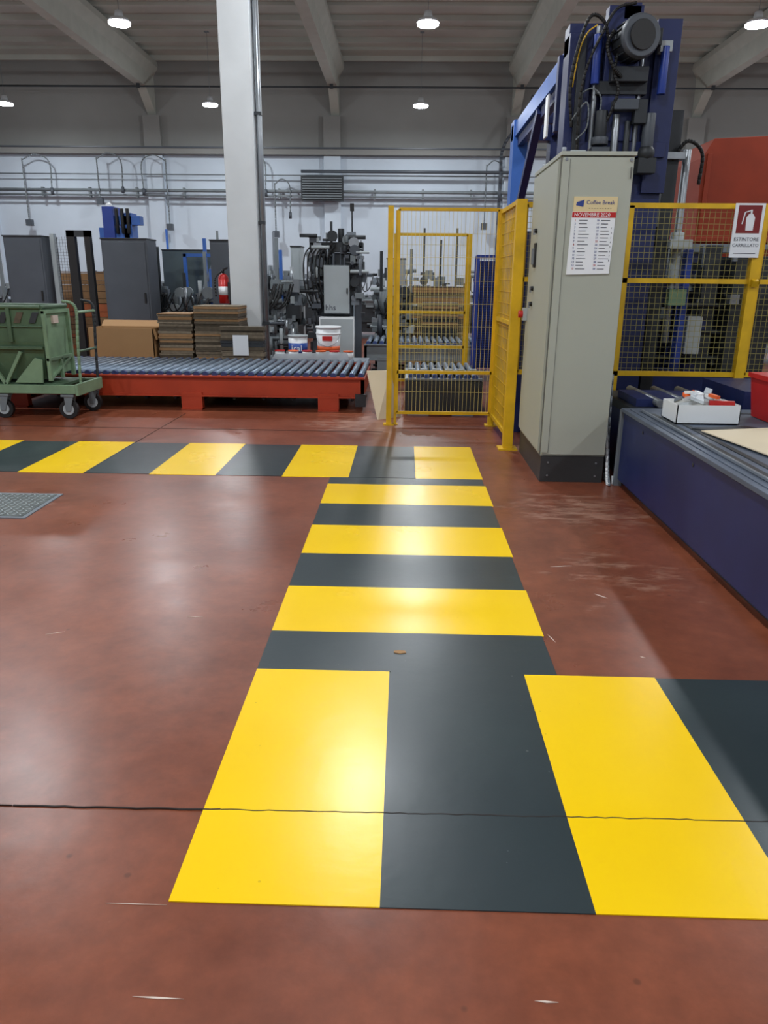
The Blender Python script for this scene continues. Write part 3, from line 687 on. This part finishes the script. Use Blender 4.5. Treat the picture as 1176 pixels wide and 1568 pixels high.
def cover(x0,x1,y0,y1,z1,k):
    global b
    b=B(); b.box(x0,x1,y0,y1,.06,z1,k); b.box(x0+.03,x1-.03,y0+.02,y1-.02,0,.06,'blk'); b.box(x0+.03,x1-.03,y0-.01,y0,.12,z1-.06,k)
    b.box(x1-.1,x1-.07,y0-.03,y0-.01,z1*.5,z1*.58,'blk'); b.box(x0-.01,x1+.01,y0-.02,y1+.01,z1-.02,z1,'dk'); b.done('machine_cover_cabinet',.004)
cover(-6.75,-6.1,13.0,13.6,2.11,'dk2')
cover(-5.1,-4.33,13.0,13.5,2.08,'dk2')
cover(-3.22,-2.85,12.8,13.3,2.06,'dk2')
cover(-1.98,-1.8,13.4,13.8,2.0,'lgrey')
cover(-4.9,-3.9,15.6,16.2,2.0,'glassg')
cover(-.4,.0,16.5,17.2,1.9,'lgrey')
b=B(); b.box(-5.72,-5.58,13.1,13.2,0,2.2,'blk'); b.box(-5.42,-5.32,13.1,13.2,0,2.2,'blk'); b.box(-5.72,-5.32,13.1,13.2,2.1,2.2,'dk'); b.box(-6.05,-5.98,13.2,13.3,0,2.15,'lgrey'); b.wires((-5.72,13.15),(-6.0,13.25),.3,2.1,'dk',.05,.05); b.done('black_frame_guard')
b=B(); b.box(-5.5,-4.95,14.0,14.4,2.1,2.3,'blue'); b.box(-5.4,-5.2,13.95,14.4,0,2.65,'navy2'); b.box(-5.4,-4.75,14.0,14.2,2.35,2.5,'blue'); b.box(-5.05,-4.9,14.0,14.3,1.9,2.55,'blue')
for x in (-5.15,-5.05,-4.95): b.cyl((x,13.97,2.2),(x,13.97,2.62),.03,'blk',8)
b.sphere((-5.3,14.05,2.66),.06,'white'); b.done('blue_press_head',.004)
b=B()
for x in (-4.35,-3.95,-3.6,-3.4): b.box(x,x+.06,15.15,15.21,0,random.uniform(1.9,2.25),'blue')
b.box(-4.35,-3.35,15.15,15.21,1.85,1.91,'blue'); b.beam((-4.0,15.15,1.2),(-3.6,15.15,2.1),.05,'alu'); b.done('blue_frame_rack')
b=B(); b.panel((.9,9.95),(1.24,9.95),.3,1.75,'navy2','navy2',.04,.03,.03,.004); b.box(.92,1.22,10.0,10.02,.35,1.7,'navy'); b.box(.89,.94,9.92,9.98,0,1.76,'navy2'); b.box(1.21,1.26,9.92,9.98,0,1.76,'navy2'); b.done('blue_guard_panel')

# ---------------------------------------------------------------- far wall services
b=B()
for z,r in ((4.25,.05),(4.1,.03)): b.cyl((-16,YN-.35,z),(16,YN-.35,z),r,'mgrey',10)
b.cyl((-16,YN-.3,4.75),(16,YN-.3,4.75),.02,'mgrey',8)
for i in range(20): b.box(-15.5+i*1.6,-15.44+i*1.6,YN-.36,YN-.19,4.02,4.34,'mgrey')
b.cyl((-3.5,YN-.5,4.85),(4.0,YN-.5,4.85),.05,'dk2',10)
def drop(x,z0,z1,side=.4):
    y=YN-.42
    b.smoothpath([(x,y,z1),(x,y,z1-.3),(x,y,z0+.5),(x,y,z0)],.022,'mgrey'); b.smoothpath([(x,y,z1-.05),(x+side*.5,y,z1+.12),(x+side,y,z1-.1),(x+side,y,z1-.9)],.02,'mgrey')
    b.box(x-.1,x+.1,y-.08,y+.1,z0-.2,z0,'dk2'); b.cyl((x+side,y,z1-.9),(x+side,y,z1-1.1),.05,'dk2',10)
for x,z0,z1,s in ((-12.8,3.3,5.2,.9),(-10.3,4.0,5.25,.8),(-8.0,3.2,5.2,-.8),(-5.2,4.3,5.2,.5),(-4.4,3.0,4.5,.5),(2.6,3.3,5.1,.5)): drop(x,z0,z1,s)
b.smoothpath([(3.95,YN-.55,7.1),(3.85,YN-.55,6.8),(3.6,YN-.55,6.3),(3.1,YN-.5,5.6),(3.05,YN-.5,4.5),(3.05,YN-.45,0)],.05,'dk2')  # drain pipe, built into the same mesh as the air lines
b.done('air_and_drain_pipework')
b=B(); b.box(-3.5,-2.1,YN-.6,YN-.42,3.95,4.7,'dk')
for i in range(9): b.box(-3.45,-2.15,YN-.65,YN-.6,4.0+i*.075,4.03+i*.075,'mgrey')
b.done('ventilation_grille')

# ---------------------------------------------------------------- world + camera
w=bpy.data.worlds.new('w'); S.world=w; w.use_nodes=True
w.node_tree.nodes['Background'].inputs[0].default_value=(.6,.7,.8,1); w.node_tree.nodes['Background'].inputs[1].default_value=.3
cam=bpy.data.cameras.new('camera'); co=bpy.data.objects.new('camera',cam); S.collection.objects.link(co); S.camera=co
cam.sensor_fit='VERTICAL'; cam.sensor_height=36; cam.lens=1132/1568*36; cam.clip_start=.05; cam.clip_end=200
R=Matrix.Rotation(math.radians(1.4),4,'Z')@Matrix.Rotation(math.radians(90-17.4),4,'X')@Matrix.Rotation(math.radians(.6),4,'Z')
co.matrix_world=Matrix.Translation((0,0,1.45))@R
